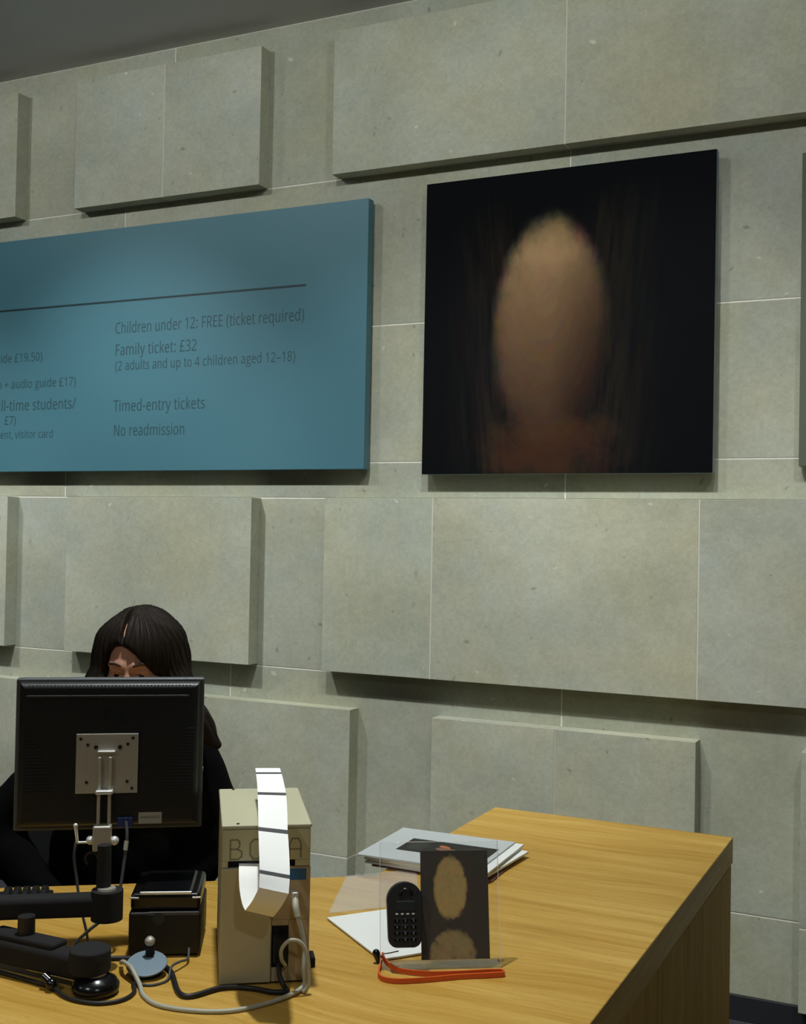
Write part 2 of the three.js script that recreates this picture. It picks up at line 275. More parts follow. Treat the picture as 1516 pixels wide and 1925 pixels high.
// ------------------------------------------------------------------ ticket printer (beige tower) and its tickets
const printer = thing('ticket_printer', 'tall beige ticket printer with a dotted logo and a strip of white tickets', 'ticket printer', [-1.221, TOP, -1.808], TH);
{
  const W = 0.165, H = 0.295, D = 0.308;
  const logo = canvasMap(512, 512, (c, w, h) => {
    c.fillStyle = '#bdb891'; c.fillRect(0, 0, w, h); c.fillStyle = '#3b3528';
    const S = w / W, path = { B: [[0, 1, 0, 0, 0.62, 0, 0.8, 0.12, 0.8, 0.36, 0.62, 0.48, 0, 0.48], [0.62, 0.48, 1, 0.62, 1, 0.86, 0.7, 1, 0, 1]], O: [[0.3, 0, 0.7, 0, 1, 0.22, 1, 0.78, 0.7, 1, 0.3, 1, 0, 0.78, 0, 0.22, 0.3, 0]], C: [[1, 0.2, 0.7, 0, 0.3, 0, 0, 0.22, 0, 0.78, 0.3, 1, 0.7, 1, 1, 0.8]], A: [[0, 1, 0, 0.25, 0.25, 0, 0.75, 0, 1, 0.25, 1, 1], [0, 0.55, 1, 0.55]] };
    c.strokeStyle = '#4a4334'; c.lineWidth = 0.0034 * S; c.setLineDash([0.0016 * S, 0.0012 * S]);
    'BOCA'.split('').forEach((ch, k) => { const x0 = 0.0155 + k * 0.0365; for (const q of path[ch]) { c.beginPath(); for (let i = 0; i < q.length; i += 2) c.lineTo((x0 + q[i] * 0.021) * S, (0.0225 + q[i + 1] * 0.036) * S); c.stroke(); } });
  });
  part('casing', [span(0.001, W - 0.001, 0.006, H - 0.008, -D, -0.003, 0.003, 2)], M.beige, printer);
  const lid = part('lid', span(-0.001, W + 0.001, H - 0.008, H, -D - 0.001, 0.001, 0.003, 2), M.beigeLid, printer);
  for (const z of [-0.008, -0.298]) part('screw', cyl(0.003, 0.003, 0.002, 0.029, H + 0.0005, z, 12), M.screw, lid);
  const fascia = part('fascia', [span(0.001, W - 0.001, 0.2285, H - 0.0085, -0.003, 0, 0.0012), span(0.001, 0.012, 0.2165, 0.2285, -0.003, 0, 0.001), span(0.136, W - 0.001, 0.2165, 0.2285, -0.003, 0, 0.001)], M.beige, printer);
  const up = new THREE.PlaneGeometry(W - 0.006, 0.056); up.attributes.uv.array.set([0.018, 1 - 0.03, 0.982, 1 - 0.03, 0.018, 1 - 0.37, 0.982, 1 - 0.37]);
  part('logo_print', at(up, W / 2, 0.2575, 0.0004), std({ map: logo, roughness: 0.5 }), fascia);
  part('ticket_slot', span(0.012, 0.136, 0.2165, 0.2285, -0.0032, -0.0022, 0.0004), M.blackGloss, printer);
  part('lower_door', span(0, 0.094, 0.004, 0.2155, -0.003, 0.0035, 0.0025, 2), M.beigeDull, printer);
  part('lower_panel', [span(0.095, W, 0.118, 0.2155, -0.003, 0.0005, 0.0015), span(0.126, W, 0.004, 0.118, -0.003, 0, 0.0015), span(0.095, 0.126, 0.004, 0.03, -0.003, 0, 0.001), span(0.095, 0.126, 0.107, 0.118, -0.003, 0, 0.001)], std({ color: 0xae9c7c, roughness: 0.5, bumpMap: speckle, bumpScale: 0.0002 }), printer);
  part('socket_recess', span(0.095, 0.126, 0.03, 0.107, -0.0032, -0.0024, 0.0004), M.blackMatt, printer);
  part('blue_label', span(0.122, 0.157, 0.191, 0.212, 0.0004, 0.0011, 0.0002), M.blueLabel, printer).userData.label = 'blue label';
  for (const [x, z] of [[0.02, -0.02], [W - 0.02, -0.02], [0.02, 0.02 - D], [W - 0.02, 0.02 - D]]) part('rubber_foot', cyl(0.008, 0.009, 0.006, x, 0.003, z), M.rubber, printer);
  part('side_plug', [span(W - 0.001, W + 0.02, 0.0, 0.02, -0.11, -0.07, 0.003)], M.blackMatt, printer);
}
// strip of joined tickets: out of the slot, folded back on a crease, then lying back above the lid
const strip = thing('ticket_strip', 'white strip of joined tickets looping out over the beige printer', 'tickets', [-1.221, TOP, -1.808], TH);
{
  const dense = (rows, n) => { const L = new THREE.CatmullRomCurve3(rows.map((r) => V(...r[0])), false, 'centripetal'), R = new THREE.CatmullRomCurve3(rows.map((r) => V(...r[1])), false, 'centripetal'); const out = []; for (let i = 0; i <= n; i++) out.push([L.getPoint(i / n), R.getPoint(i / n)]); return out; };
  const T = 0.0005;
  const ribbon = (rows) => {
    const pos = [], N = rows.length, q = []; const nr = rows.map((r, i) => { const a = rows[Math.max(0, i - 1)], b = rows[Math.min(N - 1, i + 1)]; return V().crossVectors(r[1].clone().sub(r[0]), b[0].clone().sub(a[0])).normalize().multiplyScalar(T / 2); });
    for (let i = 0; i < N; i++) q.push([rows[i][0].clone().add(nr[i]), rows[i][1].clone().add(nr[i]), rows[i][1].clone().sub(nr[i]), rows[i][0].clone().sub(nr[i])]);
    const tri = (...v) => v.forEach((p) => pos.push(p.x, p.y, p.z));
    for (let i = 0; i + 1 < N; i++) for (let k = 0; k < 4; k++) { const a = q[i][k], b = q[i][(k + 1) % 4], c = q[i + 1][(k + 1) % 4], d = q[i + 1][k]; tri(a, b, c); tri(a, c, d); }
    for (const [e, f] of [[q[0], 0], [q[N - 1], 1]]) { if (f) { tri(e[0], e[1], e[2]); tri(e[0], e[2], e[3]); } else { tri(e[0], e[2], e[1]); tri(e[0], e[3], e[2]); } }
    const g = new THREE.BufferGeometry(); g.setAttribute('position', new THREE.Float32BufferAttribute(pos, 3)); g.computeVertexNormals(); g.setAttribute('uv', new THREE.Float32BufferAttribute(new Float32Array(pos.length / 3 * 2), 2)); return g;
  };
  const out = dense([[[0.032, 0.224, -0.001], [0.084, 0.222, -0.001]], [[0.031, 0.212, 0.028], [0.083, 0.208, 0.028]], [[0.032, 0.192, 0.055], [0.083, 0.186, 0.056]], [[0.037, 0.172, 0.08], [0.087, 0.164, 0.09]], [[0.041, 0.166, 0.088], [0.09, 0.157, 0.102]]], 24);
  const turn = dense([[[0.041, 0.166, 0.088], [0.09, 0.157, 0.102]], [[0.052, 0.192, 0.117], [0.101, 0.184, 0.133]], [[0.062, 0.221, 0.139], [0.112, 0.214, 0.157]]], 10);
  const back = dense([[[0.062, 0.221, 0.139], [0.112, 0.214, 0.157]], [[0.063, 0.245, 0.121], [0.115, 0.238, 0.136]], [[0.0635, 0.274, 0.082], [0.1165, 0.268, 0.093]], [[0.064, 0.298, 0.039], [0.117, 0.293, 0.048]], [[0.066, 0.319, -0.02], [0.12, 0.317, -0.012]], [[0.068, 0.335, -0.082], [0.122, 0.334, -0.075]], [[0.069, 0.349, -0.15], [0.121, 0.348, -0.15]], [[0.069, 0.358, -0.206], [0.119, 0.357, -0.207]]], 60);
  part('first_ticket', ribbon(out), M.paper, strip); part('folded_ticket', ribbon(turn), M.paper, strip); part('ticket_run', ribbon(back), M.paper, strip);
  // printed black bars across the run, sitting on its upper face
  const bar = (i, w) => { const a = back[i], b = back[i + w]; const k = (p, q, f) => p.clone().lerp(q, f); const lift = (r, i) => { const A = back[Math.max(0, i - 1)], B = back[i + 1]; const n = V().crossVectors(r[1].clone().sub(r[0]), B[0].clone().sub(A[0])).normalize(); if (n.y < 0) n.negate(); return [r[0].clone().addScaledVector(n, 0.0006), r[1].clone().addScaledVector(n, 0.0006)]; }; const rows = []; for (let j = i; j <= i + w; j++) rows.push(lift(back[j], j)); return rows; };
  const thin = (f, width) => { const mid = f * 60, rows = []; for (let k = 0; k <= 4; k++) { const t = mid + (k / 4 - 0.5) * width, i = Math.max(0, Math.min(58, Math.floor(t))), b = bar(i, 1), q = t - i; rows.push([b[0][0].clone().lerp(b[1][0], q), b[0][1].clone().lerp(b[1][1], q)]); } return ribbon(rows); };
  for (const [f, w] of [[0.135, 1.5], [0.423, 1.6], [0.71, 1.3], [0.925, 1.2]]) part('printed_bar', thin(f, w), M.ticketBar, strip);
}

// ------------------------------------------------------------------ screen on its arm
const scr = thing('computer_monitor', 'black flat computer monitor seen from behind, hiding the clerk', 'monitor', [-1.688, 1.295, -1.76], TH);
const font = await new FontLoader().loadAsync('fonts/droid/droid_sans_bold.typeface.json');
{
  const W = 0.372, H = 0.305;
  part('bezel', span(0, W, -H, 0, -0.046, -0.022, 0.004, 3), std({ color: 0x4b4d50, roughness: 0.45 }), scr);
  part('screen', span(0.017, W - 0.017, -H + 0.02, -0.016, -0.0468, -0.045, 0.0005), M.blackGloss, scr);
  const s = new THREE.Shape(); const bx = 0.008; s.moveTo(bx, -H + 0.01); s.lineTo(W - bx, -H + 0.01); s.lineTo(W - bx, -0.006); s.lineTo(bx, -0.006);
  const shell = new THREE.ExtrudeGeometry(s, { depth: 0.004, bevelEnabled: true, bevelThickness: 0.02, bevelSize: 0.012, bevelOffset: -0.012, bevelSegments: 6 });
  at(shell, 0, 0, -0.026); const back = part('back_shell', shell, M.black, scr);
  const ribs = []; for (let i = 0; i < 46; i++) ribs.push(span(0.026 + i * 0.007, 0.0295 + i * 0.007, -0.026, -0.0115, -0.012, -0.0046 + 0.0012, 0.0006)); part('top_vents', ribs, M.blackMatt, back);
  part('ridge', span(0.022, W - 0.03, -0.0365, -0.031, -0.004, 0.0012, 0.0018, 2), M.black, back);
  const vr = []; for (let i = 0; i < 20; i++) { const y = -0.1 - i * 0.0066; vr.push(span(0.305 + 0.02 * Math.cos(i * 0.16), 0.353, y - 0.0017, y + 0.0017, -0.004, -0.001, 0.0006), span(0.02, 0.062 - 0.02 * Math.cos(i * 0.16), y - 0.0017, y + 0.0017, -0.004, -0.001, 0.0006)); } part('side_vents', vr, M.blackMatt, back);
  const tg = new TextGeometry('DELL', { font, size: 0.022, depth: 0.0008, curveSegments: 4 }); tg.scale(1.15, 1, 1); at(tg, 0.142, -0.081, -0.002); part('embossed_logo', tg, std({ color: 0x1d1f22, roughness: 0.3 }), back);
  const stick = canvasMap(128, 64, (c, w, h) => { c.fillStyle = '#9d9a8c'; c.fillRect(0, 0, w, h); c.fillStyle = '#4b493f'; for (let i = 0; i < 22; i++) c.fillRect(8 + i * 5, 20, 1 + (i * 7 % 3), 16); });
  part('sticker', at(new THREE.PlaneGeometry(0.046, 0.023), 0.269, -0.279, -0.0005), std({ map: stick, roughness: 0.5 }), back).userData.label = 'pale barcode sticker';
  part('cable_socket', [span(0.205, 0.235, -0.296, -0.276, -0.012, 0.004, 0.002)], std({ color: 0x1d2c66, roughness: 0.5 }), scr).userData.label = 'dark blue video plug';
  part('edge_button', span(W - 0.0005, W + 0.0012, -0.19, -0.184, -0.034, -0.026, 0.0004), M.steel, scr);
}
const mount = thing('monitor_arm', 'black jointed desk arm with a silver bracket carrying the monitor', 'monitor arm', [-1.365, TOP, -1.69], 0);
{
  const L = (x, y, z) => [x + 1.365, y - TOP, z + 1.69];
  part('base_puck', at(lathe([[0, 0], [0.038, 0], [0.042, 0.008], [0.042, 0.017], [0.036, 0.026], [0.026, 0.031], [0.022, 0.034], [0, 0.034]], 48), -0.034, 0, 0.012), M.blackGloss, mount);
  part('neck_ring', cyl(0.021, 0.021, 0.006, -0.036, 0.0365, 0.012), M.steel, mount);
  part('hub', [at(lathe([[0, 0], [0.034, 0], [0.037, 0.004], [0.037, 0.038], [0.034, 0.042], [0, 0.042]], 40), -0.05, 0.036, 0.010)], M.blackMatt, mount);
  const link = (a, b, w, h, r) => { const [x0, y0, z0] = L(...a), [x1, y1, z1] = L(...b); const len = Math.hypot(x1 - x0, z1 - z0), ang = Math.atan2(-(z1 - z0), x1 - x0); const g = new RoundedBoxGeometry(len + w, h, w, 3, r); return at(g, (x0 + x1) / 2, (y0 + y1) / 2, (z0 + z1) / 2, 0, ang, Math.atan2(y1 - y0, len)); };
  part('lower_link', [link([-1.42, 0.802, -1.682], [-1.69, 0.802, -1.682], 0.05, 0.046, 0.012), link([-1.51, 0.828, -1.685], [-1.63, 0.828, -1.685], 0.042, 0.014, 0.006)], M.blackMatt, mount);
  part('spacer', cyl(0.016, 0.016, 0.04, ...L(-1.575, 0.848, -1.688)), M.black, mount); part('elbow', cyl(0.024, 0.024, 0.07, ...L(-1.69, 0.838, -1.69)), M.black, mount);
  part('upper_link', [link([-1.70, 0.862, -1.69], [-1.466, 0.880, -1.786], 0.046, 0.04, 0.01), cyl(0.03, 0.03, 0.056, ...L(-1.466, 0.879, -1.786))], M.blackMatt, mount);
  part('end_plate', cyl(0.017, 0.018, 0.004, ...L(-1.468, 0.909, -1.786)), M.steel, mount);
  part('post', cyl(0.013, 0.014, 0.084, ...L(-1.478, 0.948, -1.789)), M.blackMatt, mount);
  // bracket: in the monitor's own axes
  const B = (u, v, n) => [-1.688 + UX * u + NX * n + 1.365, 1.295 + v - TOP, -1.76 + UZ * u + NZ * n + 1.69];
  const put = (g, u, v, n) => { const p = B(u, v, n); return at(g, p[0], p[1], p[2], 0, TH); };
  const plate = new THREE.Shape(); plate.moveTo(-0.0585, -0.0575); plate.lineTo(0.0585, -0.0575); plate.lineTo(0.0585, 0.0575); plate.lineTo(-0.0585, 0.0575);
  for (const x of [-0.017, 0.003]) { const h = new THREE.Path(); h.moveTo(x, -0.045); h.lineTo(x, 0.012); h.lineTo(x + 0.008, 0.012); h.lineTo(x + 0.008, -0.045); plate.holes.push(h); }
  const pg = new THREE.ExtrudeGeometry(plate, { depth: 0.0025, bevelEnabled: true, bevelThickness: 0.0006, bevelSize: 0.002, bevelSegments: 2 });
  const vesa = part('mounting_plate', put(pg, 0.182, -0.1675, 0.0008), M.steel, mount);
  const SC = (g) => part('screw', g, M.screw, vesa); for (const [x, y] of [[-0.052, 0.05], [0.05, 0.051], [-0.038, 0.038], [0.04, 0.039], [-0.039, -0.037], [0.04, -0.036], [0.05, -0.05]]) SC(put(at(cyl(0.003, 0.003, 0.003, 0, 0, 0, 12), 0, 0, 0, Math.PI / 2), 0.182 + x, -0.1675 + y, 0.0045)); for (const x of [-0.022, 0.025]) SC(put(at(cyl(0.0042, 0.0042, 0.003, 0, 0, 0, 12), 0, 0, 0, Math.PI / 2), 0.182 + x, -0.1675 + 0.033, 0.0045));
  part('slide_clip', put(new RoundedBoxGeometry(0.034, 0.008, 0.018, 2, 0.0025), 0.179, -0.222, 0.014), M.chrome, mount); part('slide_clip', put(new RoundedBoxGeometry(0.034, 0.004, 0.008, 2, 0.0015), 0.181, -0.143, 0.008), M.chrome, mount);
  for (const u of [0.168, 0.189]) part('rail', put(new RoundedBoxGeometry(0.007, 0.15, 0.006, 2, 0.002), u, -0.228, 0.010), M.steel, mount);
  part('tilt_block', put(new RoundedBoxGeometry(0.036, 0.05, 0.026, 3, 0.004), 0.177, -0.312, 0.016), M.steel, mount);
  part('knob', [put(ball(0.009), 0.155, -0.316, 0.018)], M.chrome, mount); part('knob', [put(ball(0.009), 0.201, -0.318, 0.018)], M.chrome, mount);
  part('clamp_lever', [put(at(cyl(0.0025, 0.0025, 0.026, 0, 0, 0, 12), 0, 0, 0, 0, 0, Math.PI / 2), 0.142, -0.3195, 0.02), put(at(cyl(0.0036, 0.0028, 0.034, 0, 0, 0, 12), 0, 0, 0, 0, 0, 0.12), 0.1275, -0.302, 0.02), put(ball(0.0048, 0, 0, 0, 14), 0.1255, -0.286, 0.02)], M.chrome, mount);
  part('tension_hook', [put(new THREE.TorusGeometry(0.012, 0.0022, 8, 24, 4.2), 0.157, -0.352, 0.018)], M.screw, mount);
}
// the clerk's keyboard behind the arm
const kb = thing('keyboard', 'black computer keyboard on the counter behind the monitor arm', 'keyboard', [-1.985, TOP, -1.885], TH);
{
  part('tray', at(span(-0.215, 0.215, 0.004, 0.018, -0.075, 0.075, 0.005, 2), 0, 0, 0, -0.05), M.black, kb);
  const keyG = new THREE.CylinderGeometry(0.0092, 0.0125, 0.009, 4, 1); keyG.rotateY(Math.PI / 4);
  for (let r = 0; r < 5; r++) for (let k = 0; k < 21; k++) { if (k === 15 || (r === 4 && k > 3 && k < 8)) continue; part('key', keyG, M.black, kb, [-0.198 + k * 0.0198, 0.0215 + r * -0.0009 + 0.003, -0.052 + r * 0.0215]); }
  part('space_bar', box(0.075, 0.009, 0.016, -0.198 + 5.5 * 0.0198, 0.021, -0.052 + 4 * 0.0215, 0.002), M.black, kb);
}
// receipt printer
const rp = thing('receipt_printer', 'small black receipt printer below the right side of the monitor', 'receipt printer', [-1.399, TOP, -1.8785], Math.PI / 180 * 31);
{
  const W = 0.14, H = 0.127, D = 0.165;
  part('casing', span(-W / 2, W / 2, 0.004, 0.088, -D, 0, 0.006, 3), M.black, rp);
  const cover = part('cover', [span(-W / 2 + 0.002, W / 2 - 0.002, 0.09, H - 0.004, -D + 0.002, -0.004, 0.008, 3), span(-0.05, 0.052, 0.1, H, -D + 0.01, -0.006, 0.006, 3)], M.blackGloss, rp);
  part('tear_bar', [span(-0.05, 0.051, H - 0.0065, H - 0.0005, -0.0085, -0.0045, 0.0018, 2)], M.chrome, cover);
  part('cover_edge', [span(-W / 2 + 0.001, -0.051, H - 0.014, H - 0.0105, -0.0075, -0.0035, 0.0012, 2), span(0.052, W / 2 - 0.001, H - 0.014, H - 0.0105, -0.0075, -0.0035, 0.0012, 2)], M.chrome, cover);
  part('paper_band', span(-0.032, W / 2 - 0.004, 0.082, 0.0885, -0.004, 0.0012, 0.001), std({ color: 0x4a4a4b, roughness: 0.5 }), rp);
  part('opening_catch', at(new THREE.CylinderGeometry(0.012, 0.008, 0.004, 24, 1, false, 0, Math.PI * 2), -0.012, 0.076, -0.0005, Math.PI / 2), std({ color: 0x2c2d2e, roughness: 0.5 }), rp);
  for (const [x, z] of [[-0.055, -0.015], [0.055, -0.015], [-0.055, 0.015 - D], [0.055, 0.015 - D]]) part('rubber_foot', cyl(0.007, 0.008, 0.004, x, 0.002, z), M.rubber, rp);
}
// blue-grey disc with a knob, tilted against the receipt printer's front
const disc = thing('counter_disc', 'blue-grey tilted disc with a silver knob in front of the receipt printer', 'disc', [-1.372, TOP, -1.79], Math.PI / 180 * 28);
{
  const k = 0.3; const R = (g) => at(g, 0, 0.019, 0, k);
  part('plate', R(at(lathe([[0, 0], [0.036, 0], [0.038, 0.0015], [0.038, 0.0035], [0.0365, 0.005], [0, 0.005]], 48), 0, 0, 0)), M.slate, disc);
  part('slot', R(span(-0.011, 0.011, 0.0045, 0.0056, -0.019, -0.015, 0.0004)), M.blackMatt, disc);
  part('stalk', R(cyl(0.008, 0.009, 0.022, 0.002, 0.012, -0.026)), M.blackMatt, disc);
  part('silver_knob', R(at(lathe([[0, 0], [0.006, 0.001], [0.0095, 0.007], [0.0095, 0.012], [0.006, 0.017], [0, 0.018]], 24), 0.002, 0.022, -0.028)), M.steel, disc).userData.label = 'silver knob';
  part('weight', [cyl(0.024, 0.028, 0.012, 0, 0.006, -0.004)], M.blackMatt, disc);
}

// ------------------------------------------------------------------ cables
const cable = (name, label, pts, r, mat, n = 120, extra) => { const o = thing(name, label, 'cable'); part('lead', tube(pts, r, n, 10), mat, o); if (extra) extra(o); return o; };
const C = TOP;
const bp = (u, h, n) => [-1.221 + UX * u + NX * n, TOP + h, -1.808 + UZ * u + NZ * n];    // a point in the ticket printer's axes
cable('data_cable', 'pale grey data cable curving from the beige printer across the oak', [bp(0.1365, 0.162, 0.006), bp(0.1365, 0.15, 0.024), bp(0.139, 0.135, 0.03), bp(0.146, 0.112, 0.032), bp(0.153, 0.08, 0.035), bp(0.152, 0.04, 0.045), [-1.072, C + 0.012, -1.862], [-1.086, C + 0.005, -1.800], [-1.132, C + 0.004, -1.722], [-1.195, C + 0.004, -1.688], [-1.262, C + 0.004, -1.68], [-1.31, C + 0.004, -1.702], [-1.345, C + 0.006, -1.735], [-1.378, C + 0.024, -1.752], [-1.41, C + 0.024, -1.77], [-1.44, C + 0.008, -1.80]], 0.0042, M.greyCable, 180, (o) => {
  part('silver_plug', [at(new RoundedBoxGeometry(0.012, 0.014, 0.012, 2, 0.002), ...bp(0.136, 0.164, 0.006), 0, TH)], M.chrome, o);
  part('plug_body', tube([bp(0.1365, 0.157, 0.012), bp(0.1365, 0.148, 0.024), bp(0.1395, 0.132, 0.03)], 0.0062, 14, 12), M.greyCable, o);
});
cable('looped_cable', 'thin grey cable looped low in front of the beige printer', [bp(0.1205, 0.036, 0.003), bp(0.119, 0.042, 0.022), bp(0.111, 0.06, 0.038), bp(0.111, 0.083, 0.05), bp(0.124, 0.098, 0.055), bp(0.142, 0.095, 0.055), bp(0.155, 0.075, 0.055), bp(0.16, 0.045, 0.055), bp(0.16, 0.016, 0.056), [-1.066, C + 0.0042, -1.852], [-1.078, C + 0.0036, -1.874]], 0.0036, M.greyCable, 110);
cable('power_cable', 'black power cable running from the grey disc to the beige printer', [bp(0.108, 0.045, 0.012), bp(0.11, 0.022, 0.02), bp(0.118, 0.006, 0.032), bp(0.122, 0.005, 0.05), bp(0.10, 0.006, 0.055), bp(0.06, 0.005, 0.03), bp(0.01, 0.005, 0.018), bp(-0.06, 0.005, 0.05), [-1.345, C + 0.005, -1.822], [-1.40, C + 0.006, -1.84], [-1.45, C + 0.005, -1.83], [-1.5, C + 0.005, -1.80]], 0.0048, M.blackCable, 160, (o) => part('power_plug', at(new RoundedBoxGeometry(0.026, 0.05, 0.022, 3, 0.005), ...bp(0.1105, 0.066, 0.006), 0, TH), M.blackMatt, o));
cable('thin_cable', 'thin dark cable trailing from the receipt printer past the grey disc', [[-1.352, C + 0.02, -1.896], [-1.338, C + 0.010, -1.872], [-1.335, C + 0.014, -1.845], [-1.333, C + 0.0145, -1.815], [-1.318, C + 0.003, -1.78], [-1.33, C + 0.003, -1.748], [-1.365, C + 0.003, -1.742]], 0.0024, M.darkCable, 70);
cable('puck_cable', 'black cable curling on the oak around the round arm base', [[-1.62, C + 0.005, -1.662], [-1.53, C + 0.006, -1.655], [-1.485, C + 0.008, -1.650], [-1.462, C + 0.006, -1.645], [-1.43, C + 0.004, -1.632], [-1.392, C + 0.004, -1.628], [-1.352, C + 0.004, -1.640], [-1.33, C + 0.004, -1.67], [-1.334, C + 0.004, -1.705], [-1.36, C + 0.004, -1.735]], 0.0038, M.blackCable, 110, (o) => part('cable_end', [ball(0.0105, -1.474, C + 0.0125, -1.647), cyl(0.008, 0.008, 0.02, -1.486, C + 0.018, -1.65, 16, 0, 0, 1.1)], M.blackGloss, o));
const mp = (u, v, n) => [-1.688 + UX * u + NX * n, 1.295 + v, -1.76 + UZ * u + NZ * n];
cable('hanging_cable', 'dark cable hanging from the left of the silver bracket to the counter', [mp(0.126, -0.32, 0.012), mp(0.124, -0.345, 0.018), mp(0.13, -0.39, 0.022), mp(0.139, -0.44, 0.03), mp(0.152, -0.485, 0.04), mp(0.158, -0.515, 0.04), mp(0.163, -0.53, 0.035)], 0.0027, M.darkCable, 70);
cable('hanging_cable', 'dark cable hanging from the monitor\'s blue plug, crossing toward the arm', [mp(0.222, -0.283, 0.003), mp(0.225, -0.31, 0.012), mp(0.221, -0.36, 0.02), mp(0.212, -0.42, 0.035), mp(0.192, -0.455, 0.05), mp(0.158, -0.482, 0.058), mp(0.135, -0.505, 0.056), mp(0.125, -0.529, 0.05)], 0.0033, M.darkCable, 80, (o) => part('cable_sleeve', tube([mp(0.2245, -0.32, 0.0135), mp(0.2228, -0.338, 0.017)], 0.0045, 6, 12), M.greyCable, o));

// ------------------------------------------------------------------ papers on the return
const coverMap = canvasMap(512, 464, (c, w, h) => {
  c.fillStyle = '#bfc4c4'; c.fillRect(0, 0, w, h);
  c.save(); c.translate(300, 232); c.fillStyle = '#24221e'; c.fillRect(-190, -92, 380, 190);
  daub(c, [[-20, -20, 30, 16, 0.5, '#b06a3a'], [10, 20, 60, 26, 0.2, '#7f5a48'], [60, 40, 40, 20, 0, '#5c4b3e'], [110, 10, 50, 60, 0, '#3a352e'], [-130, 0, 40, 70, 0, '#2f332c']]);
  c.fillStyle = '#3c3a35'; for (let i = 0; i < 5; i++) c.fillRect(-170, -60 + i * 26, 60 + (i % 3) * 20, 4); c.restore();
});
const leaf = (i, x, z, ry, w, d, h, mat, label, group) => { const t = thing('brochure', label, 'brochure', [x, TOP + i, z], ry, group); part('pages', span(-w / 2, w / 2, 0.0002, h, -d / 2, d / 2, 0.0006), mat, t); return t; };
{
  let y = 0; const add = (x, z, ry, w, d, h, mat, label, group) => { const t = leaf(y, x, z, ry, w, d, h, mat, label, group); y += h; return t; };
  add(-1.175, -2.785, 0.05, 0.318, 0.285, 0.005, std({ color: 0x6a4a45, roughness: 0.7 }), 'dark brochure at the bottom of the stack on the return');
  for (const [x, z, r, w] of [[-1.185, -2.775, -0.03, 'lying on the dark bottom one'], [-1.172, -2.772, -0.06, 'in the middle of the stack, pushed out to the right'], [-1.186, -2.77, 0.0, 'third from the top of the stack']]) add(x, z, r, 0.318, 0.285, 0.006, M.sheet, 'white brochure ' + w, 'white brochures inside the stack');
  add(-1.18, -2.772, 0.04, 0.322, 0.292, 0.005, M.sheet, 'white brochure just under the printed one on top of the stack');
  const top = add(-1.203, -2.765, 0.035, 0.322, 0.295, 0.004, std({ color: 0xbfc4c4, roughness: 0.8 }), 'grey-white brochure with a dark printed picture, on top of the stack');
  part('printed_cover', at(new THREE.PlaneGeometry(0.322, 0.295), 0, 0.0043, 0, -Math.PI / 2), std({ map: coverMap, roughness: 0.6 }), top);
}
// white pad lying under the acrylic stand
const pad = thing('paper_pad', 'plain white paper pad lying turned behind the acrylic stand', 'pad', [-1.226, TOP, -2.224], -Math.atan2(0.61, 0.79));
part('sheets', span(0, 0.27, 0.002, 0.006, -0.21, 0, 0.0006), M.sheet, pad);
part('backing_card', span(0.001, 0.269, 0, 0.002, -0.209, -0.001, 0.0004), std({ color: 0x5b5148, roughness: 0.8 }), pad);
// hazy acrylic sheet lying behind
const hazy = thing('acrylic_sheet', 'clear hazy acrylic sheet lying flat left of the brochures', 'acrylic sheet');
{ const s = new THREE.Shape([[-1.243, 2.262], [-1.095, 2.42], [-1.215, 2.66], [-1.34, 2.525]].map(([x, y]) => new THREE.Vector2(x, y))); part('sheet', at(new THREE.ExtrudeGeometry(s, { depth: 0.002, bevelEnabled: false }), 0, TOP + 0.0006, 0, -Math.PI / 2), M.acrylicHazy, hazy); }
// acrylic stand with card and handset
const SA = Math.PI / 180 * 32, LEAN = Math.PI / 180 * 14, SP = [-0.994, TOP, -2.018];
const stand = thing('acrylic_stand', 'clear leaning acrylic stand holding a card on the counter', 'display stand', SP, SA);
const tilt = (g) => at(g, 0, 0.006, 0, -LEAN);
part('upright_pane', tilt(span(0, 0.236, 0, 0.232, -0.0035, 0, 0.001)), M.acrylic, stand);
for (const [n, g] of [['left_edge', span(0, 0.0008, 0, 0.232, -0.0036, 0.0001, 0.0003)], ['right_edge', span(0.2352, 0.236, 0, 0.232, -0.0036, 0.0001, 0.0003)], ['top_edge', span(0, 0.236, 0.2312, 0.232, -0.0036, 0.0001, 0.0003)]]) part('polished_' + n, tilt(g), M.acrylicEdge, stand);
part('back_strut', at(span(0.085, 0.15, 0, 0.056, -0.003, 0, 0.001), 0, 0.005, -0.038, 0.42), M.acrylic, stand);
part('base_lip', span(0, 0.236, 0.0005, 0.004, -0.043, 0.002, 0.001), M.acrylic, stand);
const cardMap = canvasMap(512, 768, (c, w, h) => {
  c.fillStyle = '#37332c'; c.fillRect(0, 0, w, h); let s = 5; const r = () => { s = (s * 1664525 + 1013904223) >>> 0; return s / 4294967296; };
  for (let i = 0; i < 260; i++) daub(c, [[r() * w, r() * h, 10 + r() * 26, 30 + r() * 60, r() - 0.5, `rgba(${46 + r() * 24},${42 + r() * 20},${36 + r() * 16},0.25)`]]);
  for (let i = 0; i < 1700; i++) { const a = r() * 6.283, q = Math.sqrt(r()); daub(c, [[225 + Math.cos(a) * q * 118, 265 + Math.sin(a) * q * 215, 8 + r() * 14, 12 + r() * 22, r() - 0.5, `rgba(${150 + r() * 34},${128 + r() * 28},${78 + r() * 20},0.16)`]]); }
  for (let i = 0; i < 1100; i++) { const a = r() * 6.283, q = Math.sqrt(r()); daub(c, [[235 + Math.cos(a) * q * 165, 735 + Math.sin(a) * q * 165, 10 + r() * 18, 10 + r() * 18, r(), `rgba(${128 + r() * 32},${112 + r() * 28},${76 + r() * 18},0.16)`]]); }
});
const card = thing('picture_card', 'dark picture card with two ochre ovals in the acrylic stand', 'card', SP, SA);
